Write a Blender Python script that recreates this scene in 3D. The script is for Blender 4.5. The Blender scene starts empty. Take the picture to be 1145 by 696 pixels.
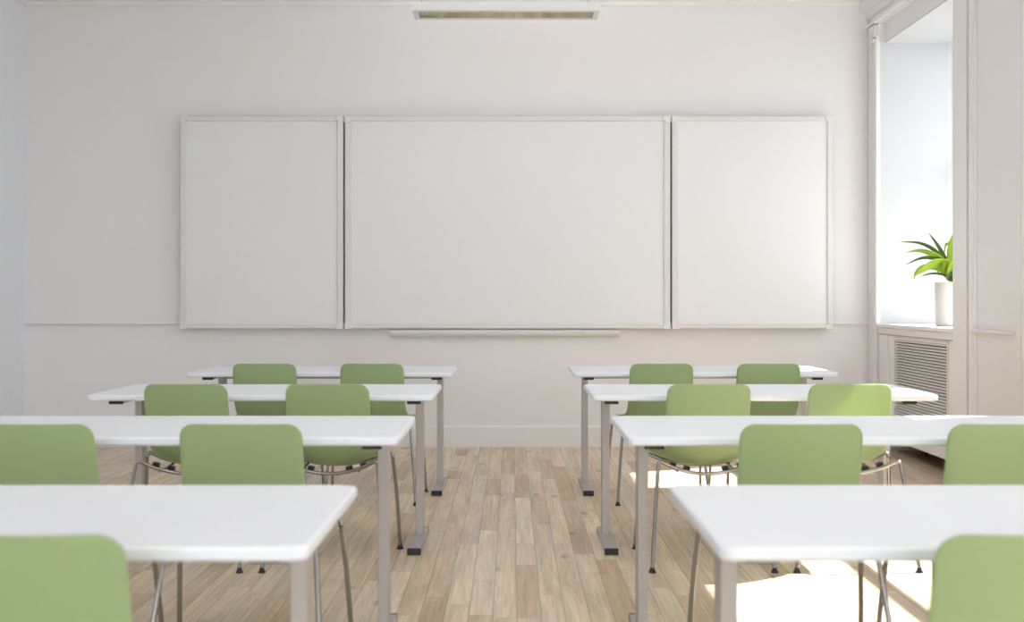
import bpy, bmesh, math, random
from mathutils import Vector, Matrix
random.seed(7)
SC = bpy.context.scene
COL = SC.collection

# ------------------------------------------------------------------ helpers
def link(name, me, mat=None, parent=None):
    o = bpy.data.objects.new(name, me)
    COL.objects.link(o)
    if mat is not None:
        me.materials.append(mat)
    if parent is not None:
        o.parent = parent
    return o

def obj(name, bm, mat, parent=None, smooth=False, bevel=0.0, seg=2, angle=35):
    bmesh.ops.recalc_face_normals(bm, faces=bm.faces)
    me = bpy.data.meshes.new(name)
    bm.to_mesh(me); bm.free()
    if smooth:
        for p in me.polygons: p.use_smooth = True
        me.set_sharp_from_angle(angle=math.radians(angle))
    o = link(name, me, mat, parent)
    if bevel > 0:
        b = o.modifiers.new('bevel', 'BEVEL')
        b.width = bevel; b.segments = seg; b.limit_method = 'ANGLE'
        b.angle_limit = math.radians(40)
        for p in me.polygons: p.use_smooth = True
        b.harden_normals = True
    return o

def box(bm, x0, x1, y0, y1, z0, z1):
    vs = [bm.verts.new(p) for p in ((x0,y0,z0),(x1,y0,z0),(x1,y1,z0),(x0,y1,z0),
                                    (x0,y0,z1),(x1,y0,z1),(x1,y1,z1),(x0,y1,z1))]
    for f in ((0,3,2,1),(4,5,6,7),(0,1,5,4),(1,2,6,5),(2,3,7,6),(3,0,4,7)):
        bm.faces.new([vs[i] for i in f])

def rounded_plate(bm, x0, x1, y0, y1, z0, z1, r, n=6):
    pts = []
    for cx, cy, a0 in ((x1-r,y1-r,0),(x0+r,y1-r,90),(x0+r,y0+r,180),(x1-r,y0+r,270)):
        for i in range(n+1):
            a = math.radians(a0 + 90*i/n)
            pts.append((cx+r*math.cos(a), cy+r*math.sin(a)))
    lo = [bm.verts.new((x,y,z0)) for x,y in pts]
    hi = [bm.verts.new((x,y,z1)) for x,y in pts]
    bm.faces.new(lo[::-1]); bm.faces.new(hi)
    k = len(pts)
    for i in range(k):
        bm.faces.new([lo[i], lo[(i+1)%k], hi[(i+1)%k], hi[i]])

def prism(bm, prof, a, b, out):
    """sweep a closed (out, z) profile from a to b (2-D points); out = 2-D unit normal"""
    rings = []
    for p in (a, b):
        rings.append([bm.verts.new((p[0]+out[0]*u, p[1]+out[1]*u, z)) for u, z in prof])
    k = len(prof)
    for i in range(k):
        bm.faces.new([rings[0][i], rings[0][(i+1)%k], rings[1][(i+1)%k], rings[1][i]])
    bm.faces.new(rings[0]); bm.faces.new(rings[1][::-1])

def catmull(P, n=6):
    P = [Vector(p) for p in P]
    out = []
    for i in range(len(P)-1):
        p0 = P[i-1] if i else P[0]*2-P[1]
        p1, p2 = P[i], P[i+1]
        p3 = P[i+2] if i+2 < len(P) else P[-1]*2-P[-2]
        for k in range(n):
            t = k/n
            out.append(0.5*((2*p1)+(p2-p0)*t+(2*p0-5*p1+4*p2-p3)*t*t+(3*p1-p0-3*p2+p3)*t**3))
    out.append(P[-1])
    return out

def fillet(P, r, n=6):
    """poly-line with its inner corners rounded"""
    P = [Vector(p) for p in P]
    out = [P[0]]
    for i in range(1, len(P)-1):
        a, b, c = P[i-1], P[i], P[i+1]
        d1 = (a-b); d2 = (c-b)
        rr = min(r, d1.length*0.45, d2.length*0.45)
        s = b+d1.normalized()*rr; e = b+d2.normalized()*rr
        for k in range(n+1):
            t = k/n
            out.append(s*(1-t)**2 + b*2*t*(1-t) + e*t*t)
    out.append(P[-1])
    return out

def tube(bm, P, r, seg=12):
    P = [Vector(p) for p in P]
    rings = []
    t0 = (P[1]-P[0]).normalized()
    up = Vector((0,0,1)) if abs(t0.z) < 0.9 else Vector((1,0,0))
    nrm = t0.cross(up).normalized()
    for i, p in enumerate(P):
        t = (P[min(i+1,len(P)-1)]-P[max(i-1,0)]).normalized()
        nrm = (nrm - t*nrm.dot(t)).normalized()
        bn = t.cross(nrm)
        rings.append([bm.verts.new(p+nrm*(r*math.cos(2*math.pi*k/seg))+bn*(r*math.sin(2*math.pi*k/seg))) for k in range(seg)])
    for a, b in zip(rings, rings[1:]):
        for k in range(seg):
            bm.faces.new([a[k], a[(k+1)%seg], b[(k+1)%seg], b[k]])
    bm.faces.new(rings[0][::-1]); bm.faces.new(rings[-1])

def lathe(bm, prof, c, seg=48):
    rings = []
    for r, z in prof:
        if r < 1e-6:
            rings.append([bm.verts.new((c[0], c[1], c[2]+z))])
        else:
            rings.append([bm.verts.new((c[0]+r*math.cos(2*math.pi*k/seg), c[1]+r*math.sin(2*math.pi*k/seg), c[2]+z)) for k in range(seg)])
    for a, b in zip(rings, rings[1:]):
        for k in range(seg):
            if len(a) == 1 and len(b) == 1: continue
            if len(a) == 1: bm.faces.new([a[0], b[k], b[(k+1)%seg]])
            elif len(b) == 1: bm.faces.new([a[k], a[(k+1)%seg], b[0]])
            else: bm.faces.new([a[k], a[(k+1)%seg], b[(k+1)%seg], b[k]])

def thing(name, label, cat, loc=(0,0,0), group=None):
    o = bpy.data.objects.new(name, None); COL.objects.link(o)
    o.empty_display_size = 0.1
    o.location = loc
    o['label'] = label; o['category'] = cat
    if group: o['group'] = group
    return o

def struct(name, bm, mat, **k):
    o = obj(name, bm, mat, **k)
    if k.get('parent') is None: o['kind'] = 'structure'
    return o

def copy_tree(root, parent=None):
    c = root.copy(); COL.objects.link(c)
    if parent: c.parent = parent
    for ch in list(root.children): copy_tree(ch, c)
    return c

# ------------------------------------------------------------------ materials
def srgb(r, g, b):
    f = lambda c: (c/255/12.92) if c/255 <= .04045 else ((c/255+.055)/1.055)**2.4
    return (f(r), f(g), f(b), 1)

def mat(name, col, rough=.5, metal=0.0, coat=0.0, spec=.5, noise=0.0, nscale=8, bump=0.0, bscale=200, trans=0.0):
    m = bpy.data.materials.new(name); m.use_nodes = True
    nt = m.node_tree; b = nt.nodes['Principled BSDF']
    b.inputs['Base Color'].default_value = col
    b.inputs['Roughness'].default_value = rough
    b.inputs['Metallic'].default_value = metal
    b.inputs['Specular IOR Level'].default_value = spec
    b.inputs['Coat Weight'].default_value = coat
    b.inputs['Coat Roughness'].default_value = .15
    tc = nt.nodes.new('ShaderNodeTexCoord')
    if noise > 0:
        n = nt.nodes.new('ShaderNodeTexNoise'); n.inputs['Scale'].default_value = nscale
        n.inputs['Detail'].default_value = 4
        nt.links.new(tc.outputs['Object'], n.inputs['Vector'])
        mx = nt.nodes.new('ShaderNodeMix'); mx.data_type = 'RGBA'
        mx.inputs[6].default_value = [c*(1-noise) for c in col[:3]]+[1]
        mx.inputs[7].default_value = [min(1, c*(1+noise)) for c in col[:3]]+[1]
        nt.links.new(n.outputs['Fac'], mx.inputs[0])
        nt.links.new(mx.outputs[2], b.inputs['Base Color'])
    if bump > 0:
        n2 = nt.nodes.new('ShaderNodeTexNoise'); n2.inputs['Scale'].default_value = bscale
        nt.links.new(tc.outputs['Object'], n2.inputs['Vector'])
        bp = nt.nodes.new('ShaderNodeBump'); bp.inputs['Strength'].default_value = bump
        bp.inputs['Distance'].default_value = .001
        nt.links.new(n2.outputs['Fac'], bp.inputs['Height'])
        nt.links.new(bp.outputs['Normal'], b.inputs['Normal'])
    if trans > 0:
        out = nt.nodes['Material Output']
        tl = nt.nodes.new('ShaderNodeBsdfTranslucent'); tl.inputs['Color'].default_value = [min(1, col[0]*1.5), min(1, col[1]*1.4), col[2]*.9, 1]
        ms = nt.nodes.new('ShaderNodeMixShader'); ms.inputs[0].default_value = trans
        nt.links.new(b.outputs[0], ms.inputs[1]); nt.links.new(tl.outputs[0], ms.inputs[2])
        nt.links.new(ms.outputs[0], out.inputs['Surface'])
    return m

M = {}
M['wall'] = mat('warm_white_wall_paint', (.88,.866,.860,1), .65, spec=.3, noise=.012, nscale=3, bump=.05, bscale=350)
M['wall_left'] = mat('window_lit_wall_white', (.92,.95,1.0,1), .55, spec=.3, noise=.01, nscale=3)  # left wall: cool window light put into the base colour
M['trim'] = mat('off_white_trim_paint', (.88,.862,.852,1), .42, spec=.4, noise=.01)
M['reveal'] = mat('dimmed_reveal_white', (.69,.70,.71,1), .6, spec=.3, noise=.01)  # wall white darkened in the colour to hold down the niche's window glare
M['ceil'] = mat('ceiling_paint', (.91,.90,.893,1), .8, noise=.01)
M['board'] = mat('whiteboard_enamel', (.84,.845,.85,1), .5, noise=.006, nscale=2)
M['frame'] = mat('board_aluminium_frame', (.76,.755,.74,1), .38, spec=.4, noise=.01)
M['cap'] = mat('board_plastic_cap', (.80,.79,.77,1), .4, noise=.01)
M['top'] = mat('white_laminate', (.90,.93,.98,1), .40, spec=.3, noise=.006, bump=.03, bscale=600)
M['silver'] = mat('silver_grey_powder_coat', (.52,.49,.465,1), .45, metal=.15, noise=.02, nscale=30)
M['silver2'] = mat('silver_foot_paint', (.50,.49,.48,1), .42, metal=.15, noise=.02, nscale=30)
M['black'] = mat('black_plastic', (.018,.018,.02,1), .45, noise=.1)
M['chrome'] = mat('brushed_chrome', (.36,.35,.34,1), .20, metal=1.0, noise=.02, nscale=60)
M['green'] = mat('sage_green_plastic', (.425,.555,.315,1), .40, spec=.45, noise=.012, nscale=4, bump=.04, bscale=900, trans=.30)
M['mirror'] = mat('mirror_reflector', (.80,.80,.78,1), .05, metal=1.0, noise=.01)
M['fix'] = mat('white_enamelled_steel', (.84,.84,.84,1), .4, noise=.01)
M['pot'] = mat('matt_white_ceramic', (.80,.775,.74,1), .55, noise=.015)
M['soil'] = mat('potting_soil', (.05,.035,.025,1), .9, noise=.4, nscale=60, bump=.6, bscale=150)
M['leaf'] = mat('fresh_green_leaf', (.30,.44,.03,1), .4, noise=.35, nscale=12, trans=.30)
M['leafd'] = mat('dark_green_leaf', (.085,.16,.03,1), .4, noise=.3, nscale=9, trans=.30)
M['dark'] = mat('dark_void_paint', (.06,.055,.05,1), .8, noise=.1)
M['grille'] = mat('grille_paint', (.88,.85,.83,1), .45, noise=.01)
M['radiator'] = mat('grey_radiator_enamel', (.16,.145,.135,1), .5, noise=.05)
M['winframe'] = mat('white_window_paint', (.82,.82,.81,1), .4, noise=.01)

def glass_mat():
    m = bpy.data.materials.new('clear_window_glass'); m.use_nodes = True
    nt = m.node_tree; nt.nodes.remove(nt.nodes['Principled BSDF'])
    t = nt.nodes.new('ShaderNodeBsdfTransparent'); t.inputs[0].default_value = (.985,.985,.985,1)
    g = nt.nodes.new('ShaderNodeBsdfGlossy'); g.inputs['Roughness'].default_value = .01
    lw = nt.nodes.new('ShaderNodeLayerWeight'); lw.inputs[0].default_value = .5
    pw = nt.nodes.new('ShaderNodeMath'); pw.operation = 'POWER'; pw.inputs[1].default_value = 5
    f = nt.nodes.new('ShaderNodeMath'); f.operation = 'MULTIPLY_ADD'; f.inputs[1].default_value = .5; f.inputs[2].default_value = .04
    nt.links.new(lw.outputs['Facing'], pw.inputs[0]); nt.links.new(pw.outputs[0], f.inputs[0])
    ms = nt.nodes.new('ShaderNodeMixShader')
    nt.links.new(f.outputs[0], ms.inputs[0]); nt.links.new(t.outputs[0], ms.inputs[1]); nt.links.new(g.outputs[0], ms.inputs[2])
    nt.links.new(ms.outputs[0], nt.nodes['Material Output'].inputs['Surface'])
    return m
M['glass'] = glass_mat()

def floor_mat():
    m = bpy.data.materials.new('oak_plank_floor'); m.use_nodes = True
    nt = m.node_tree; N = nt.nodes; L = nt.links; b = N['Principled BSDF']
    def math_(op, a, b_=None, c=None):
        n = N.new('ShaderNodeMath'); n.operation = op
        for i, v in enumerate((a, b_, c)):
            if v is None: continue
            if isinstance(v, (int, float)): n.inputs[i].default_value = v
            else: L.new(v, n.inputs[i])
        return n.outputs[0]
    def comb(x, y, z):
        n = N.new('ShaderNodeCombineXYZ')
        for i, v in enumerate((x, y, z)):
            if isinstance(v, (int, float)): n.inputs[i].default_value = v
            else: L.new(v, n.inputs[i])
        return n.outputs[0]
    def white(v, dim='3D'):
        n = N.new('ShaderNodeTexWhiteNoise'); n.noise_dimensions = dim
        L.new(v, n.inputs['W' if dim == '1D' else 'Vector'])
        return n
    tc = N.new('ShaderNodeTexCoord'); sp = N.new('ShaderNodeSeparateXYZ'); L.new(tc.outputs['Object'], sp.inputs[0])
    X, Y = sp.outputs[0], sp.outputs[1]
    u = math_('DIVIDE', math_('ADD', X, 20.03), .0895)
    iu = math_('FLOOR', u); fu = math_('FRACT', u)
    r1 = white(iu, '1D')
    ln = math_('MULTIPLY_ADD', r1.outputs['Value'], .55, 1.05)
    r2 = white(math_('ADD', iu, 57.3), '1D')
    v = math_('DIVIDE', math_('ADD', math_('MULTIPLY_ADD', r2.outputs['Value'], 3.7, 30.0), Y), ln)
    iv = math_('FLOOR', v); fv = math_('FRACT', v)
    r2b = white(comb(iu, iv, 9.1))
    # some planks are split again into a short and a long piece
    r3 = white(comb(iu, iv, 3.3)); cut = math_('MULTIPLY_ADD', r3.outputs['Value'], .5, .25)
    split = math_('MULTIPLY', math_('GREATER_THAN', fv, cut), math_('GREATER_THAN', r2b.outputs['Value'], .45))
    cell = comb(iu, iv, split)
    rn = white(cell)
    ramp = N.new('ShaderNodeValToRGB'); L.new(rn.outputs['Value'], ramp.inputs[0])
    cols = [(0, (0.707,0.521,0.351)), (.15, (0.788,0.618,0.441)), (.38, (0.909,0.733,0.540)), (.55, (0.828,0.666,0.477)), (.72, (0.919,0.762,0.576)), (.88, (0.808,0.661,0.522)), (1, (0.949,0.811,0.639))]
    e = ramp.color_ramp.elements
    e[0].position, e[0].color = cols[0][0], (*cols[0][1], 1)
    e[1].position, e[1].color = cols[-1][0], (*cols[-1][1], 1)
    for p, c in cols[1:-1]:
        k = e.new(p); k.color = (*c, 1)
    # grain
    off = math_('MULTIPLY', rn.outputs['Value'], 37.0)
    gv = comb(math_('MULTIPLY', X, 70), math_('MULTIPLY', Y, 2.0), off)
    g = N.new('ShaderNodeTexNoise'); g.inputs['Scale'].default_value = 1; g.inputs['Detail'].default_value = 6
    g.inputs['Roughness'].default_value = .62; g.inputs['Distortion'].default_value = .25
    L.new(gv, g.inputs['Vector'])
    gv2 = comb(math_('MULTIPLY', X, 10), math_('MULTIPLY', Y, .9), off)
    g2 = N.new('ShaderNodeTexNoise'); g2.inputs['Scale'].default_value = 1; g2.inputs['Detail'].default_value = 3
    g2.inputs['Distortion'].default_value = .8
    L.new(gv2, g2.inputs['Vector'])
    # cathedral rings
    rings = math_('SINE', math_('MULTIPLY', g2.outputs['Fac'], 60.0))
    gr = math_('ADD', math_('MULTIPLY', math_('SUBTRACT', g.outputs['Fac'], .5), .75), math_('MULTIPLY', rings, .045))
    gr = math_('ADD', gr, math_('MULTIPLY', math_('SUBTRACT', g2.outputs['Fac'], .5), .55))
    # knots
    vo = N.new('ShaderNodeTexVoronoi'); vo.inputs['Scale'].default_value = 1
    L.new(comb(math_('MULTIPLY', X, 5.0), math_('MULTIPLY', Y, 2.2), off), vo.inputs['Vector'])
    kn = N.new('ShaderNodeMapRange'); L.new(vo.outputs['Distance'], kn.inputs[0])
    kn.inputs[1].default_value = .03; kn.inputs[2].default_value = .14; kn.inputs[3].default_value = .55; kn.inputs[4].default_value = 1
    # seams
    du = math_('MULTIPLY', math_('MINIMUM', fu, math_('SUBTRACT', 1, fu)), .0895)
    dv = math_('MULTIPLY', math_('MINIMUM', fv, math_('SUBTRACT', 1, fv)), ln)
    dc = math_('ADD', math_('MULTIPLY', math_('ABSOLUTE', math_('SUBTRACT', fv, cut)), ln), math_('LESS_THAN', r2b.outputs['Value'], .45))
    d = math_('MINIMUM', math_('MINIMUM', du, dv), dc)
    sm = N.new('ShaderNodeMapRange'); L.new(d, sm.inputs[0])
    sm.inputs[1].default_value = .0006; sm.inputs[2].default_value = .0026; sm.inputs[3].default_value = .58; sm.inputs[4].default_value = 1
    fac = math_('MULTIPLY', math_('MULTIPLY', math_('ADD', gr, .86), kn.outputs[0]), sm.outputs[0])
    mul = N.new('ShaderNodeVectorMath'); mul.operation = 'SCALE'
    L.new(ramp.outputs[0], mul.inputs[0]); L.new(fac, mul.inputs['Scale'])
    L.new(mul.outputs[0], b.inputs['Base Color'])
    L.new(math_('MULTIPLY_ADD', g.outputs['Fac'], .12, .40), b.inputs['Roughness'])
    b.inputs['Specular IOR Level'].default_value = .4
    bp = N.new('ShaderNodeBump'); bp.inputs['Strength'].default_value = .25; bp.inputs['Distance'].default_value = .002
    L.new(math_('MULTIPLY', sm.outputs[0], math_('MULTIPLY_ADD', g.outputs['Fac'], .15, 1)), bp.inputs['Height'])
    L.new(bp.outputs['Normal'], b.inputs['Normal'])
    return m
M['floor'] = floor_mat()

# ------------------------------------------------------------------ room shell
XL, XR, YB, YR, ZC = -3.86, 2.84, 9.22, -7.6, 3.76
XO = 3.62                                   # outer face of the window wall
NICHES = [(7.42, 9.02), (4.72, 6.34), (2.05, 3.67), (-.62, 1.00), (-3.30, -1.68), (-5.98, -4.36)]
ZN, ZS = 3.17, .95                          # niche head, top of the wall below the sill

bm = bmesh.new(); box(bm, XL-.2, XO, YR-.2, YB+.2, -.12, 0); struct('floor', bm, M['floor'])
bm = bmesh.new(); box(bm, XL-.2, XO, YR-.2, YB+.2, ZC, ZC+.12); struct('ceiling', bm, M['ceil'])
bm = bmesh.new(); box(bm, XL-.2, XO, YB, YB+.2, 0, ZC); struct('wall_back', bm, M['wall'])
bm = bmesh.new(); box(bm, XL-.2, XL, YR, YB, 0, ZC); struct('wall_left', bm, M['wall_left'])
# unseen end wall behind the camera, its full-width window added for front fill light
bm = bmesh.new()
box(bm, XL-.2, XL+.15, YR-.2, YR, 0, ZC); box(bm, XR-.15, XO, YR-.2, YR, 0, ZC)
box(bm, XL+.15, XR-.15, YR-.2, YR, 0, .12); box(bm, XL+.15, XR-.15, YR-.2, YR, 3.60, ZC)
struct('wall_rear', bm, M['wall'])
bm = bmesh.new()
box(bm, XL+.15, XR-.15, YR-.13, YR-.07, .12, .18); box(bm, XL+.15, XR-.15, YR-.13, YR-.07, 3.54, 3.60)
for k in range(5):
    x = XL+.18+k*(XR-XL-.36)/4
    box(bm, x-.03, x+.03, YR-.13, YR-.07, .18, 3.54)
rw = obj('window_9', bm, M['winframe'], bevel=.004); rw['kind'] = 'structure'
bm = bmesh.new(); box(bm, XL+.16, XR-.16, YR-.102, YR-.098, .17, 3.55)
obj('pane', bm, M['glass'], rw)
bm = bmesh.new(); box(bm, XL, XR, YR+0.001, YR+.02, 0, .11); struct('baseboard_rear', bm, M['trim'])

bm = bmesh.new()
edges = [YB] 
for y0, y1 in NICHES: edges += [y1, y0]
edges.append(YR)
for i in range(0, len(edges), 2):
    box(bm, XR, XO, edges[i+1], edges[i], 0, ZC)          # piers
for y0, y1 in NICHES:
    box(bm, XR+.055, XO, y0, y1, ZN, 3.31)                # header set back
    box(bm, XR, XO, y0, y1, 3.31, ZC)
    box(bm, XR+.50, XO, y0, y1, 0, ZS)                    # wall under the sill
struct('wall_right', bm, M['wall'])

# plastered linings of the niches, their white dimmed in the colour
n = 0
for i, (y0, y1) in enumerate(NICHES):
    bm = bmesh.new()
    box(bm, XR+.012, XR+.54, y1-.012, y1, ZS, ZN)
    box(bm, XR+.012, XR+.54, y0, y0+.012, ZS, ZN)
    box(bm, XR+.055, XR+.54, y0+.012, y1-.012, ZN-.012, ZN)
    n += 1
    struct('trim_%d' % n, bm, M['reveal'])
    # bead round the edge of the niche and stepped pilaster strips on both sides
    bm = bmesh.new()
    box(bm, XR-.022, XR+.012, y1-.018, y1+.0, ZS+.03, 3.215)
    box(bm, XR-.022, XR+.012, y0, y0+.018, ZS+.03, 3.215)
    w = min(.15, (YB if i == 0 else NICHES[i-1][0]) - y1 - .02)
    for (a, b_) in ((y1, y1+.08), (y0-.22, y0)):
        box(bm, XR-.028, XR, a, b_, .17, 3.17)
        lo = a if a > y0 else a
    # inner step strips towards the panel
    box(bm, XR-.020, XR, y0-.32, y0-.235, .17, 3.31)
    box(bm, XR-.030, XR, y0-.30, y0-.275, .17, 3.31)
    box(bm, XR-.026, XR, y1+.09, y1+.165, .17, 3.31)
    if i: box(bm, XR-.012, XR, y1+.165, y1+.185, .17, 3.31)
    # capital block and neck moulding
    for (a, b_) in ((y1, y1+.10), (y0-.235, y0)):
        box(bm, XR-.034, XR, a, b_, 3.205, 3.30)
        box(bm, XR-.045, XR, a-.006, b_+.006, 3.165, 3.182)
        box(bm, XR-.040, XR, a-.003, b_+.003, 3.182, 3.195)
    n += 1
    struct('trim_%d' % n, bm, M['trim'], bevel=.003, seg=2)

# crown mouldings
crown = [(0,3.495),(.012,3.495),(.018,3.512),(.018,3.53),(.035,3.54),(.05,3.56),(.075,3.61),(.115,3.66),(.13,3.675),(.13,3.70),(.15,3.715),(.15,ZC),(0,ZC)]
bm = bmesh.new(); prism(bm, crown, (XL, YB), (XR, YB), (0,-1)); struct('trim_20', bm, M['trim'], bevel=.002, seg=1)
bm = bmesh.new(); prism(bm, crown, (XL, YR), (XL, YB), (1,0)); struct('trim_21', bm, M['trim'], bevel=.002, seg=1)
entab = [(0,3.315),(.034,3.315),(.040,3.335),(.014,3.345),(.014,3.375),(.030,3.385),(.038,3.41),(.045,3.425),(.045,3.44),(.060,3.45),(.072,3.49),(.085,3.505),(.085,3.52),(.105,3.535),(.125,3.58),(.165,3.64),(.18,3.66),(.18,3.69),(.20,3.70),(.20,ZC),(0,ZC)]
bm = bmesh.new(); prism(bm, entab, (XR, YR), (XR, YB), (-1,0)); struct('trim_22', bm, M['trim'], bevel=.002, seg=1)

# chair rails
rail = [(0,.955),(.008,.955),(.010,.972),(.026,.978),(.034,.986),(.034,.994),(.026,.998),(0,.998)]
rail = [(u, z-.010) for u, z in rail]
bm = bmesh.new(); prism(bm, rail, (XL, YB), (XR, YB), (0,-1)); struct('trim_23', bm, M['trim'])
bm = bmesh.new()
for i in range(len(NICHES)-1):
    a = NICHES[i+1][1]+.185; b_ = NICHES[i][0]-.32
    prism(bm, rail, (XR, a), (XR, b_), (-1,0))
struct('trim_24', bm, M['trim'])
# skirtings
skirt = [(0,0),(.020,0),(.020,.155),(.014,.165),(.006,.172),(0,.172)]
bm = bmesh.new(); prism(bm, skirt, (XL, YB), (XR, YB), (0,-1)); struct('baseboard_back', bm, M['trim'])
bm = bmesh.new(); prism(bm, skirt, (XL, YR), (XL, YB), (1,0)); struct('baseboard_left', bm, M['trim'])
bm = bmesh.new()
for i in range(len(NICHES)-1):
    prism(bm, skirt, (XR, NICHES[i+1][1]), (XR, NICHES[i][0]), (-1,0))
prism(bm, skirt, (XR, NICHES[0][1]), (XR, YB), (-1,0))
struct('baseboard_right', bm, M['trim'])
# windows: frame, transom, two casements, glass
for i, (y0, y1) in enumerate(NICHES):
    xa, xb = 3.425, 3.48
    bm = bmesh.new()
    fr = .045
    box(bm, xa, xb, y0, y0+fr, ZS, ZN); box(bm, xa, xb, y1-fr, y1, ZS, ZN)
    box(bm, xa, xb, y0+fr, y1-fr, ZN-fr+.012, ZN); box(bm, xa, xb, y0+fr, y1-fr, ZS, ZS+.07)
    box(bm, xa, xb, y0+fr, y1-fr, 2.145, 2.205)                    # transom
    w = obj('window_%d' % (i+1), bm, M['winframe'], bevel=.004)
    w['kind'] = 'structure'
    bm = bmesh.new()
    box(bm, 3.45, 3.454, y0+fr-.005, y1-fr+.005, ZS+.065, 2.150)
    box(bm, 3.45, 3.454, y0+fr-.005, y1-fr+.005, 2.20, ZN-fr+.015)
    obj('pane', bm, M['glass'], w)

# sills and radiator covers
def sill(i):
    y0, y1 = NICHES[i]
    bm = bmesh.new()
    box(bm, XR-.020, 3.424, y0+.02, y1-.02, ZS+.005, ZS+.032)
    prism(bm, [(-.001,ZS-.045),(.004,ZS-.045),(.008,ZS-.02),(.016,ZS+.003),(-.001,ZS+.003)], (XR, y0+.02), (XR, y1-.02), (-1,0))
    s = obj('window_sill', bm, M['trim'], bevel=.004); s['kind'] = 'structure'
    s.name = 'trim_%d' % (30+i)
for i in range(len(NICHES)): sill(i)
bm = bmesh.new()
for i in range(2, len(NICHES)): box(bm, XR+.01, XR+.05, NICHES[i][0]+.001, NICHES[i][1]-.001, 0, ZS)
struct('trim_40', bm, M['trim'])

y0, y1 = NICHES[0]
rad = thing('radiator_cover', 'off-white radiator cover with fine louvred grille below the plant pot', 'radiator cover', (XR, 0, 0), 'radiator covers under the windows')
bm = bmesh.new()
gy0, gy1, gz0, gz1 = y0+.20-0, y1-.36, .235, .872
f0, f1 = .012, .034                                               # frame thickness range behind the wall face
A0, A1 = y0+.02, y1-.02
box(bm, f0, f1, A0, gy0, .115, ZS-.048); box(bm, f0, f1, gy1, A1, .115, ZS-.048)
box(bm, f0, f1, gy0, gy1, .115, gz0); box(bm, f0, f1, gy0, gy1, gz1, ZS-.048)
box(bm, f0-.010, f0, A1-.20, A1-.0, .115, ZS-.048)               # raised stile at the far side
box(bm, f0-.006, f0, gy0-.02, gy1+.02, gz1+.006, gz1+.020)
box(bm, f0-.006, f0, gy0-.02, gy1+.02, gz0-.020, gz0-.006)
box(bm, f0-.006, f0, gy1+.006, gy1+.020, gz0-.02, gz1+.02)
box(bm, f0-.006, f0, gy0-.020, gy0-.006, gz0-.02, gz1+.02)
obj('front_panel', bm, M['trim'], rad, bevel=.002, seg=1)
bm = bmesh.new()
k = 31
for j in range(k):
    z = gz0 + (j+.5)*(gz1-gz0)/k
    t = (gz1-gz0)/k
    prism(bm, [(-.013, z-.003), (-.012, z+.0045), (-.024, z+.0100), (-.025, z+.0055)], (0, gy0), (0, gy1), (-1,0))
obj('grille', bm, M['grille'], rad)
bm = bmesh.new()
box(bm, .10, .27, A0+.1, A1-.12, .10, .84)
obj('radiator', bm, M['radiator'], rad, bevel=.01)
for yy in (A0+.06, A1-.36):
    bm = bmesh.new(); box(bm, .22, .26, yy, yy+.04, 0, .115); obj('leg', bm, M['dark'], rad)
r2 = copy_tree(rad)
r2.location = (XR, NICHES[1][0]-NICHES[0][0], 0)
r2['label'] = 'off-white louvred radiator cover under the nearer window, past the right edge'
# duct liner: the recess behind and below the covers stays a plain masonry wall (wall_right)

# ------------------------------------------------------------------ whiteboard
FY = 9.12                                    # plane of the writing surfaces
wb = thing('whiteboard', 'long three-panel whiteboard mounted on the back wall above the marker tray', 'whiteboard', (0, FY, 0))
z0, z1 = .9385, 2.608
def panel(name, xa, xb, lw, rw):
    bm = bmesh.new(); box(bm, xa+.01, xb-.01, 0, .018, z0+.01, z1-.01)
    p = obj(name, bm, M['board'], wb)
    bm = bmesh.new()
    th = .040
    for (a, b_, c, d) in ((xa+.01, xb-.01, z1-th, z1-.002), (xa+.01, xb-.01, z0+.002, z0+th)):
        box(bm, a, b_, -.010, .024, c, d)
    box(bm, xa, xa+lw, -.014, .024, z0+.03, z1-.03)
    box(bm, xb-rw, xb, -.014, .024, z0+.03, z1-.03)
    obj('panel_frame', bm, M['frame'], p, bevel=.005, seg=3)
    for sx in (0, 1):
        for sz in (0, 1):
            bm = bmesh.new()
            w = .058
            x_a = xa-.001 if sx == 0 else xb-w+.001
            z_a = z0-.004 if sz == 0 else z1-w+.004
            pts = [(0,0),(w,0),(w,w*.72),(w*.72,w*.72),(w*.72,w),(0,w)]
            if sx == 1: pts = [(w-a, b_) for a, b_ in pts]
            if sz == 1: pts = [(a, w-b_) for a, b_ in pts]
            lo = [bm.verts.new((x_a+a, -.019, z_a+b_)) for a, b_ in pts]
            hi = [bm.verts.new((x_a+a, .026, z_a+b_)) for a, b_ in pts]
            bm.faces.new(lo); bm.faces.new(hi[::-1])
            for q in range(6): bm.faces.new([lo[q], lo[(q+1)%6], hi[(q+1)%6], hi[q]])
            obj('corner_cap', bm, M['cap'], p, bevel=.005, seg=3)
    return p
panel('wing_panel', -2.599, -1.323, .044, .048)
panel('main_panel', -1.309, 1.240, .048, .050)
panel('wing_panel', 1.254, 2.515, .044, .044)
bm = bmesh.new()
for xa, xb in ((-2.52, -1.40), (-1.24, 1.17), (1.33, 2.44)): box(bm, xa, xb, .026, .098, z0+.04, z1-.04)
obj('mounting_frame', bm, M['frame'], wb)
for xs in (-1.3155, 1.2455):
    bm = bmesh.new(); tube(bm, [(xs, .012, z0+.045), (xs, .012, z1-.045)], .006, 8)
    obj('hinge', bm, M['radiator'], wb)
bm = bmesh.new()
prism(bm, [(0,.926),(.075,.926),(.078,.934),(.084,.934),(.090,.925),(.088,.902),(.070,.878),(.045,.872),(0,.872)], (-.962, YB-FY), (.842, YB-FY), (0,-1))
t = obj('marker_tray', bm, M['cap'], wb, bevel=.003)

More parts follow.
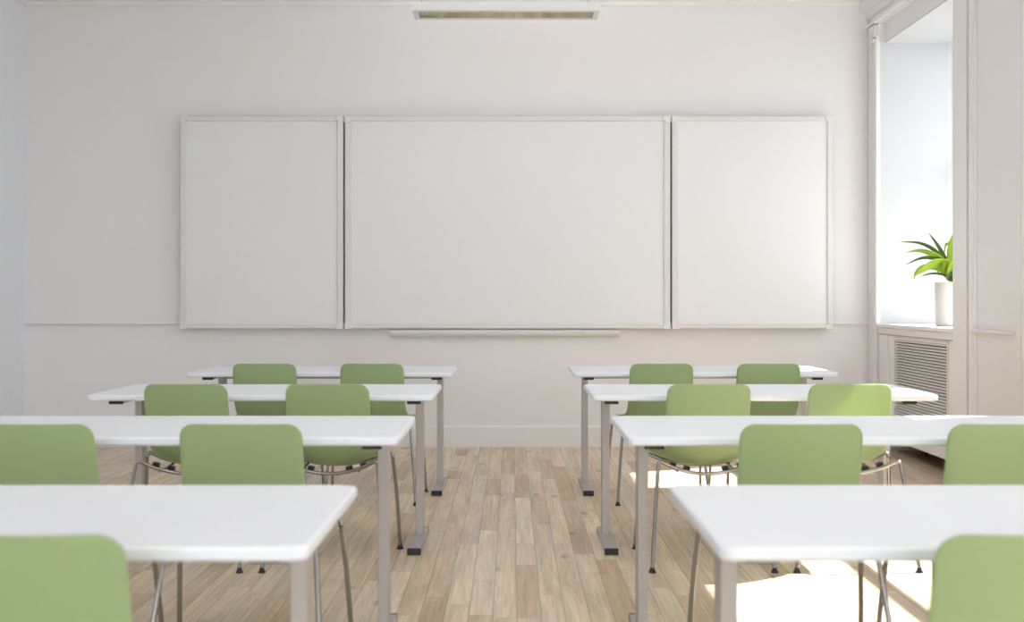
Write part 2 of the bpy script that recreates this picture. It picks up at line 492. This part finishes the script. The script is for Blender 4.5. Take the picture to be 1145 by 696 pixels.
# ------------------------------------------------------------------ hanging lamp
lamp = thing('pendant_light', 'long white hanging lamp with mirrored louvre, above the whiteboard', 'ceiling lamp', (-.040, 7.73, 3.06), 'hanging lamps in a row')
L2 = .6155; W2 = .128
bm = bmesh.new()
box(bm, -L2, L2, -W2, -W2+.012, .0, .058); box(bm, -L2, L2, W2-.012, W2, .0, .058)
box(bm, -L2, -L2+.035, -W2+.012, W2-.012, 0, .058); box(bm, L2-.035, L2, -W2+.012, W2-.012, 0, .058)
box(bm, -L2+.035, L2-.035, -W2+.012, W2-.012, .0555, .060)
box(bm, -L2+.035, L2-.035, -W2+.012, -W2+.045, 0, .006)
box(bm, -L2+.035, L2-.035, W2-.045, W2-.012, 0, .006)
obj('housing', bm, M['fix'], lamp, bevel=.004)
bm = bmesh.new()
n2 = 2; a = -W2+.045; b_ = W2-.045; wv = (b_-a)/n2
for q in range(n2):
    s = a+q*wv
    P = [(s, .002), (s+wv*.5, .0535), (s+wv, .002), (s+wv, .0035), (s+wv*.5, .0545), (s, .0035)]
    r0 = [bm.verts.new((-L2+.036, y, z)) for y, z in P]; r1_ = [bm.verts.new((L2-.036, y, z)) for y, z in P]
    for e in range(6): bm.faces.new([r0[e], r0[(e+1)%6], r1_[(e+1)%6], r1_[e]])
obj('reflector', bm, M['mirror'], lamp)
bm = bmesh.new()
nb = 30
for j in range(1, nb):
    x = -L2+.036 + j*(2*L2-.072)/nb
    for q in range(n2):
        s = a+q*wv
        vs0 = [bm.verts.new((x-.0008, y, z)) for y, z in ((s+.004,.004),(s+wv-.004,.004),(s+wv*.5,.044))]
        vs1 = [bm.verts.new((x+.0008, y, z)) for y, z in ((s+.004,.004),(s+wv-.004,.004),(s+wv*.5,.044))]
        bm.faces.new(vs0); bm.faces.new(vs1[::-1])
        for e in range(3): bm.faces.new([vs0[e], vs0[(e+1)%3], vs1[(e+1)%3], vs1[e]])
obj('louvre', bm, M['mirror'], lamp)
for x in (-.56, .546):
    bm = bmesh.new(); tube(bm, [(x, 0, .058), (x, 0, .70)], .002, 8)
    c = obj('cable', bm, M['chrome'], lamp)
    bm = bmesh.new(); tube(bm, [(x, 0, .054), (x, 0, .072)], .009, 16)
    obj('cable_grip', bm, M['chrome'], c)

# unseen lamp copies added above the frame; all lamps get an added fill uplight
LAMPS = [7.73, 4.90, 2.07, -.76, -3.6]
LP = 13
for k, y in enumerate(LAMPS):
    if k:
        c = copy_tree(lamp); c.location = (-.040, y, 3.06)
        c['label'] = ('added white hanging lamp above the %s, unseen over the frame' %
                      ('third row of desks', 'nearest desks', 'floor behind them', 'rear windows')[k-1])
    a_ = bpy.data.lights.new('added_fill_uplight', 'AREA'); a_.shape = 'RECTANGLE'; a_.size = 1.15; a_.size_y = .2
    a_.energy = LP if k else 6; a_.color = (.92, .96, 1)
    o = bpy.data.objects.new('added_fill_uplight', a_); COL.objects.link(o)
    o.location = (-.040, y, 3.125); o.rotation_euler = (math.pi, 0, 0)
# ------------------------------------------------------------------ desk
def make_desk():
    t = thing('student_desk', '', 'desk', group='white desks in rows')
    # local origin: aisle-side front corner at floor, x outwards from the aisle, y towards the board
    bm = bmesh.new(); rounded_plate(bm, 0, 1.560, 0, .68, .712, .740, .030, 8)
    obj('tabletop', bm, M['top'], t, bevel=.009, seg=4)
    for xc in (.093, 1.455):
        bm = bmesh.new(); box(bm, xc-.0185, xc+.0185, .416, .496, .026, .694)
        obj('leg', bm, M['silver'], t, bevel=.004, seg=3)
        bm = bmesh.new(); box(bm, xc-.031, xc+.031, .102, .590, .004, .030)
        f = obj('foot', bm, M['silver2'], t, bevel=.003)
        for ya, yb in ((.088, .103), (.589, .600)):
            bm = bmesh.new(); box(bm, xc-.0315, xc+.0315, ya, yb, .001, .031)
            obj('end_cap', bm, M['black'], f, bevel=.003)
        bm = bmesh.new(); box(bm, xc-.031, xc+.031, .102, .590, .693, .7125)
        s = obj('support_arm', bm, M['silver2'], t, bevel=.002)
        bm = bmesh.new(); box(bm, xc-.0315, xc+.0315, .088, .103, .691, .7125)
        obj('end_cap', bm, M['black'], s, bevel=.002)
    bm = bmesh.new(); box(bm, .115, 1.44, .44, .475, .675, .710)
    obj('crossbar', bm, M['silver2'], t, bevel=.003)
    return t

desk = make_desk()
desk_rows = [2.02, 3.62, 5.22, 6.82]
dl = {('L',0): 'nearest white desk left of the aisle, a green chair back in front of it',
      ('L',1): 'white desk left of the aisle, second from the camera, its outer end out of frame',
      ('L',2): 'third white desk back left of the aisle, both ends in view',
      ('L',3): 'white desk left of the aisle closest to the whiteboard wall',
      ('R',0): 'nearest white desk right of the aisle, its corner over a bright sunlit floor',
      ('R',1): 'white desk right of the aisle, second from the camera, sun streak along its back edge',
      ('R',2): 'third white desk back right of the aisle, sunlit end before the radiator grille',
      ('R',3): 'white desk right of the aisle closest to the whiteboard wall'}
first = True
for side, sx in (('L', -1), ('R', 1)):
    for i, y in enumerate(desk_rows):
        d = desk if first else copy_tree(desk)
        first = False
        x = -.355 if side == 'L' else .362
        if side == 'L': d.location = (x-1.560, y, 0)
        else: d.location = (x, y, 0)
        d['label'] = dl[(side, i)]
# the desk is not symmetric end to end: legs sit .093 / .105 in from the ends; mirror the left ones
for o in [o for o in bpy.data.objects if o.name.startswith('student_desk') and o.location.x < 0]:
    for ch in o.children:
        kind = ch.name.split('.')[0]
        if kind in ('leg', 'foot', 'support_arm'):
            xc = sum(v.co.x for v in ch.data.vertices)/len(ch.data.vertices)
            ch.location.x = (.105-.093)   # shifts both frames towards the aisle end

# ------------------------------------------------------------------ chair
def make_chair():
    t = thing('shell_chair', '', 'chair', group='green shell chairs behind the desks')
    # profile: y forward from the top of the back, z height
    prof = [(0,.800),(.006,.772),(.014,.735),(.026,.68),(.040,.62),(.056,.56),(.074,.508),(.098,.466),(.135,.440),(.185,.428),(.25,.428),(.32,.434),(.39,.440),(.44,.439),(.468,.430),(.480,.416)]
    pts = catmull([(0,y,z) for y,z in prof], 4)
    # resample so rows crowd the two ends (for round corners)
    S = [0]
    for p, q in zip(pts, pts[1:]): S.append(S[-1]+(q-p).length)
    T = S[-1]
    def at(s):
        for i in range(len(S)-1):
            if s <= S[i+1]+1e-9:
                k = (s-S[i])/max(1e-9, S[i+1]-S[i]); return pts[i].lerp(pts[i+1], k)
        return pts[-1]
    r_top, r_fr = .042, .07
    ss = [0]+[r_top*(1-math.cos(math.radians(a))) for a in (14,28,42,58,74,90)]
    m_ = 26
    ss += [r_top+(T-r_top-r_fr)*k/m_ for k in range(1, m_)]
    ss += [T-r_fr*(1-math.cos(math.radians(a))) for a in (90,72,55,38,20)]+[T]
    wid = [(0,.1835),(.10,.185),(.20,.187),(.30,.190),(.355,.193),(.40,.203),(.45,.217),(.50,.226),(.60,.228),(.75,.224),(1,.214)]
    def w_at(s):
        for (a, wa), (b, wb_) in zip(wid, wid[1:]):
            if s <= b:
                k = (s-a)/(b-a); return wa+(wb_-wa)*k
        return wid[-1][1]
    NV = 20
    bm = bmesh.new(); rows = []
    for s in ss:
        c = at(s); w = w_at(s)
        if s < r_top: w = w-r_top+math.sqrt(max(0, r_top**2-(r_top-s)**2))
        e = T-s
        if e < r_fr: w = w-r_fr+math.sqrt(max(0, r_fr**2-(r_fr-e)**2))
        full = w_at(s)
        # blend of back (curls forward) and seat (curls up)
        k = min(1, max(0, (s-.22)/.30)); k = k*k*(3-2*k)
        row = []
        fr = min(1, max(0, (s-.62)/.20))
        for j in range(NV+1):
            v = -1+2*j/NV
            x = w*v
            q = abs(x/full)
            cf = .020*(1-k)*q**2 + .070*math.exp(-((s-.385)/.11)**2)*q**2.6
            cu = k*(.034*(1-.75*fr))*q**2.4 + .030*math.exp(-((s-.42)/.10)**2)*q**3
            row.append(bm.verts.new((x, c.y+cf, c.z+cu)))
        rows.append(row)
    for a, b in zip(rows, rows[1:]):
        for j in range(NV): bm.faces.new([a[j], a[j+1], b[j+1], b[j]])
    bmesh.ops.recalc_face_normals(bm, faces=bm.faces)
    me = bpy.data.meshes.new('seat_shell'); bm.to_mesh(me); bm.free()
    for p in me.polygons: p.use_smooth = True
    sh = link('seat_shell', me, M['green'], t)
    so = sh.modifiers.new('thick', 'SOLIDIFY'); so.thickness = .0095; so.offset = 0
    sb = sh.modifiers.new('soft', 'SUBSURF'); sb.levels = 1; sb.render_levels = 1
    R = .0085
    for sx in (-1, 1):
        # rear leg runs up and leans forward, then turns into the cross tube
        bm = bmesh.new(); tube(bm, [(sx*.262,-.088,.012), (sx*.249,-.047,.16), (sx*.2355,-.010,.30), (sx*.222,.028,.438)], R)
        l = obj('leg', bm, M['chrome'], t, smooth=True, angle=60)
        bm = bmesh.new(); lathe(bm, [(0,0),(.016,0),(.016,.004),(.0105,.013),(.0095,.022),(0,.022)], (sx*.262,-.088,0), 20)
        obj('rubber_foot', bm, M['black'], l, smooth=True)
        bm = bmesh.new(); tube(bm, [(sx*.284,.386,.012), (sx*.278,.362,.16), (sx*.270,.338,.30), (sx*.258,.310,.440)], R)
        l = obj('leg', bm, M['chrome'], t, smooth=True, angle=60)
        bm = bmesh.new(); lathe(bm, [(0,0),(.016,0),(.016,.004),(.0105,.013),(.0095,.022),(0,.022)], (sx*.284,.386,0), 20)
        obj('rubber_foot', bm, M['black'], l, smooth=True)
    def cross(yt, xt, z_t, yc, zc, name):
        # U-shaped cross tube: shoulders at the leg tops, sagging under the shell
        P = [(-xt, yt, z_t)]
        sh_ = [(-xt+.002, yt+.003, z_t+.010), (-xt+.010, yt+.007, z_t+.019), (-xt+.028, yt+.008+(yc-yt)*.12, z_t+.014)]
        P += sh_
        xs = xt-.040
        for k in range(1, 12):
            u = -1+2*k/12
            P.append((u*xs, yc+(yt-yc)*.75*u**2, zc+(z_t+.006-zc)*abs(u)**1.9))
        P += [(-x, y, z) for x, y, z in sh_[::-1]]
        P.append((xt, yt, z_t))
        bm = bmesh.new(); tube(bm, catmull(P, 4), R)
        return obj(name, bm, M['chrome'], t, smooth=True, angle=60)
    cross(.028, .222, .438, .085, .397, 'rear_frame')
    cross(.310, .258, .440, .300, .410, 'front_frame')
    for sx in (-1, 1):
        bm = bmesh.new(); tube(bm, [(sx*.13,.072,.410), (sx*.13,.18,.407), (sx*.13,.303,.415)], .006)
        obj('side_rail', bm, M['chrome'], t, smooth=True, angle=60)
        for (x, y, z) in ((sx*.085,.100,.419),(sx*.150,.090,.436)):
            bm = bmesh.new(); box(bm, x-.014, x+.014, y-.010, y+.022, z-.012, z+.010)
            bmesh.ops.rotate(bm, verts=bm.verts, cent=(x,y,z), matrix=Matrix.Rotation(-sx*.22, 3, 'Y'))
            obj('shell_mount', bm, M['black'], t, bevel=.003)
    return t

chair = make_chair()
crow = [1.815, 3.436, 5.062, 6.680]
cl = {('L',0,0): 'nearest green shell chair left of the aisle, cut by the bottom left corner',
      ('L',1,0): 'green shell chair left of the aisle, aisle seat at the second desk from the camera',
      ('L',1,1): 'green shell chair cut off by the left edge, at the second desk',
      ('L',2,0): 'green shell chair left of the aisle, aisle seat at the third desk back',
      ('L',2,1): 'green shell chair left of the aisle, outer seat at the third desk back',
      ('L',3,0): 'small far green chair left of the aisle, aisle seat nearest the whiteboard',
      ('L',3,1): 'small far green chair left of the aisle, outer seat nearest the whiteboard',
      ('R',0,0): 'nearest green shell chair right of the aisle, cut by the bottom right corner',
      ('R',1,0): 'green shell chair right of the aisle, aisle seat at the second desk from the camera',
      ('R',1,1): 'green shell chair cut off by the right edge, at the second desk',
      ('R',2,0): 'yellowish sun-warmed green chair right of the aisle, aisle seat at the third desk',
      ('R',2,1): 'yellowish sun-warmed green chair with bright top edge, in front of the radiator grille',
      ('R',3,0): 'small far green chair right of the aisle, aisle seat nearest the whiteboard',
      ('R',3,1): 'small far green chair right of the aisle, outer seat nearest the whiteboard'}
first = True
for side, xs in (('L', (-.808, -1.428)), ('R', (.862, 1.481))):
    for r, y in enumerate(crow):
        for q, x in enumerate(xs):
            if r == 0 and q == 1: continue
            if r == 0: x = -.794 if side == 'L' else .852
            c = chair if first else copy_tree(chair)
            first = False
            c.location = (x, y, 0)
            c['label'] = cl[(side, r, q)]

# ------------------------------------------------------------------ potted plant on the sill
PX, PY, PZ = 3.085, 8.10, ZS+.032
plant = thing('potted_plant', 'green strap-leaved plant in a white cylinder pot on the window sill', 'potted plant', (PX, PY, PZ))
bm = bmesh.new()
lathe(bm, [(0,0),(.118,0),(.127,.006),(.130,.02),(.133,.305),(.131,.309),(.126,.309),(.124,.30),(.122,.02),(0,.02)], (0,0,0), 64)
obj('pot', bm, M['pot'], plant, smooth=True, angle=50)
bm = bmesh.new(); lathe(bm, [(0,.283),(.06,.286),(.1215,.278),(.1215,.262),(0,.262)], (0,0,0), 40)
obj('soil', bm, M['soil'], plant, smooth=True)

def leaf(P, wmax, m, roll=0.0, stem=.25, camfacing=True):
    C = catmull(P, 8); n_ = len(C)
    bm = bmesh.new(); prev = None
    side0 = None
    for i, p in enumerate(C):
        t = i/(n_-1)
        tan = (C[min(i+1,n_-1)]-C[max(i-1,0)]).normalized()
        flat = tan.cross(Vector((0, 1, 0))) if camfacing else Vector((math.sin(roll), math.cos(roll), .25))
        ref = Vector((0, 1, 0))*math.cos(roll) + flat*math.sin(roll) if camfacing else flat
        s = (ref - tan*ref.dot(tan)).normalized()
        nr = tan.cross(s).normalized()
        w = wmax*.5
        if t < stem: w *= .22+.78*(t/stem)**1.5
        else:
            q = (t-stem)/(1-stem); w *= max(.02, (1-q**2.2))**.8
        row = [bm.verts.new(p - s*w + nr*w*.28), bm.verts.new(p - s*w*.5 + nr*w*.10), bm.verts.new(p), bm.verts.new(p + s*w*.5 + nr*w*.10), bm.verts.new(p + s*w + nr*w*.28)]
        if prev:
            for k in range(4): bm.faces.new([prev[k], prev[k+1], row[k+1], row[k]])
        prev = row
    me = bpy.data.meshes.new('leaf'); bm.to_mesh(me); bm.free()
    for p in me.polygons: p.use_smooth = True
    o = link('leaf', me, m, plant)
    s_ = o.modifiers.new('t', 'SOLIDIFY'); s_.thickness = .0012
    return o
K = .000716
def PP(px, py, dy):      # sketch coordinates of the plant in its own picture plane -> local metres
    return ((px-575)*K, dy, .29 + (575-py)*K)
G, D_ = M['leaf'], M['leafd']
leaf([PP(548,575,0), PP(500,400,.02), PP(455,305,.03), PP(370,215,.04), PP(240,160,.05), PP(70,152,.06)], .034, D_, 1.0)
leaf([PP(552,575,0), PP(500,420,.0), PP(430,320,.0), PP(330,265,-.01), PP(210,240,-.02), PP(80,262,-.03)], .046, G, 1.0)
leaf([PP(546,575,-.01), PP(500,440,-.02), PP(420,335,-.03), PP(320,310,-.05), (PP(200,320,-.06)), PP(50,388,-.08)], .040, D_, .9)
leaf([PP(550,575,-.01), PP(510,450,-.03), PP(430,380,-.06), PP(330,370,-.09), PP(220,420,-.11), PP(130,492,-.12)], .078, G, 1.25)
leaf([PP(545,575,.01), PP(500,450,.03), PP(400,400,.06), PP(300,400,.09), PP(240,460,.10), PP(222,532,.10)], .040, G, 1.3)
leaf([PP(556,575,.0), PP(530,430,.02), PP(490,300,.04), PP(430,180,.05), PP(350,65,.06)], .034, D_, 1.2)
leaf([PP(560,575,.0), PP(540,420,.0), PP(530,300,.0), PP(535,180,.0), PP(555,72,-.01)], .050, G, 1.3)
leaf([PP(560,575,-.02), PP(562,440,-.05), PP(555,350,-.08), PP(500,365,-.12), PP(440,430,-.15), PP(415,480,-.16)], .055, G, 1.3)
leaf([PP(552,575,-.01), PP(530,490,-.05), PP(480,470,-.09), PP(445,500,-.11), PP(438,540,-.11)], .040, D_, 1.2)
leaf([PP(548,575,.01), PP(500,480,.04), PP(420,460,.08), PP(350,470,.10), PP(288,495,.11)], .022, D_, 1.0)
leaf([PP(550,575,-.01), PP(500,430,-.02), PP(440,390,-.04), PP(390,410,-.07), PP(350,470,-.09)], .065, G, 1.2)
leaf([PP(556,575,.0), PP(520,420,-.02), PP(470,360,-.05), PP(430,370,-.08), PP(400,470,-.10)], .055, G, 1.2)
rr = random.Random(5)
for k in range(13):        # the leaves on the window side of the plant
    a = math.radians(rr.uniform(-105, 100)); L_ = rr.uniform(.16, .26); h = rr.uniform(.05, .26)
    ca, sa = math.cos(a), math.sin(a)
    if abs(sa) > .97: h += .05
    P = [(0.01*ca, .01*sa, .28), (L_*.25*ca, L_*.25*sa, .28+h*.7), (L_*.6*ca, L_*.6*sa, .28+h*1.05), (L_*.85*ca, L_*.85*sa, .28+h*.95), (L_*1.05*ca, L_*1.05*sa, .28+h*.6)]
    leaf(P, rr.uniform(.03,.05), G if k % 3 else D_, a+1.57, camfacing=False)

# ------------------------------------------------------------------ light
SKY, LOBE, GROUND = 1.34, 3.5, .60
w = bpy.data.worlds.new('sky'); SC.world = w; w.use_nodes = True
bg = w.node_tree.nodes['Background']
bg.inputs[0].default_value = (.84, .915, 1.0, 1)
# a bright hazy sky: brightest low over the horizon behind the room (-Y), the ground dimmer
wn = w.node_tree.nodes; wl = w.node_tree.links
tcw = wn.new('ShaderNodeTexCoord'); sw = wn.new('ShaderNodeSeparateXYZ'); wl.new(tcw.outputs['Generated'], sw.inputs[0])
def wm(op, a, b_=0, c=0):
    m_ = wn.new('ShaderNodeMath'); m_.operation = op
    for i_, v_ in enumerate((a, b_, c)):
        if isinstance(v_, (int, float)): m_.inputs[i_].default_value = v_
        else: wl.new(v_, m_.inputs[i_])
    return m_.outputs[0]
lobe = wm('POWER', wm('MAXIMUM', wm('MULTIPLY', sw.outputs[1], -1), 0), 8)
gnd = wn.new('ShaderNodeMapRange'); wl.new(sw.outputs[2], gnd.inputs[0])
gnd.inputs[1].default_value = -.08; gnd.inputs[2].default_value = .02; gnd.inputs[3].default_value = GROUND; gnd.inputs[4].default_value = 1
wl.new(wm('MULTIPLY', wm('MULTIPLY_ADD', lobe, LOBE, SKY), gnd.outputs[0]), bg.inputs[1])

sun = bpy.data.lights.new('sun', 'SUN'); sun.energy = 13; sun.angle = math.radians(.6); sun.color = (1, .96, .90)
so = bpy.data.objects.new('sun', sun); COL.objects.link(so)
to_sun = Vector((.888, .373, 1.0)).normalized()
so.rotation_euler = to_sun.to_track_quat('Z', 'Y').to_euler()
so.location = (8, 8, 8)

for i, (y0, y1) in enumerate(NICHES):
    a = bpy.data.lights.new('sky_portal', 'AREA'); a.shape = 'RECTANGLE'
    a.size = y1-y0; a.size_y = ZN-ZS
    a.cycles.is_portal = True
    o = bpy.data.objects.new('sky_portal', a); COL.objects.link(o)
    o.location = (3.50, (y0+y1)/2, (ZN+ZS)/2)
    o.rotation_euler = (math.radians(90), 0, math.radians(90))   # -Z of the lamp points to -X

a = bpy.data.lights.new('sky_portal', 'AREA'); a.shape = 'RECTANGLE'
a.size = XR-XL-.3; a.size_y = 3.48; a.cycles.is_portal = True
o = bpy.data.objects.new('sky_portal', a); COL.objects.link(o)
o.location = ((XL+XR)/2, YR-.15, 1.86); o.rotation_euler = (math.radians(90), 0, math.radians(180))   # facing +Y

# ------------------------------------------------------------------ camera
cam = bpy.data.cameras.new('camera'); cam.sensor_width = 36; cam.lens = 1300/1145*36
cam.shift_y = -13/1145
cam.dof.use_dof = True; cam.dof.focus_distance = 7.2; cam.dof.aperture_fstop = 3.1
co = bpy.data.objects.new('camera', cam); COL.objects.link(co)
co.location = (0, 0, 1.17); co.rotation_euler = (math.radians(90), 0, 0)
SC.camera = co

SC.view_settings.view_transform = 'Standard'
SC.view_settings.look = 'None'
SC.view_settings.gamma = 1.0
SC.view_settings.use_curve_mapping = False
SC.view_settings.exposure = 0.67
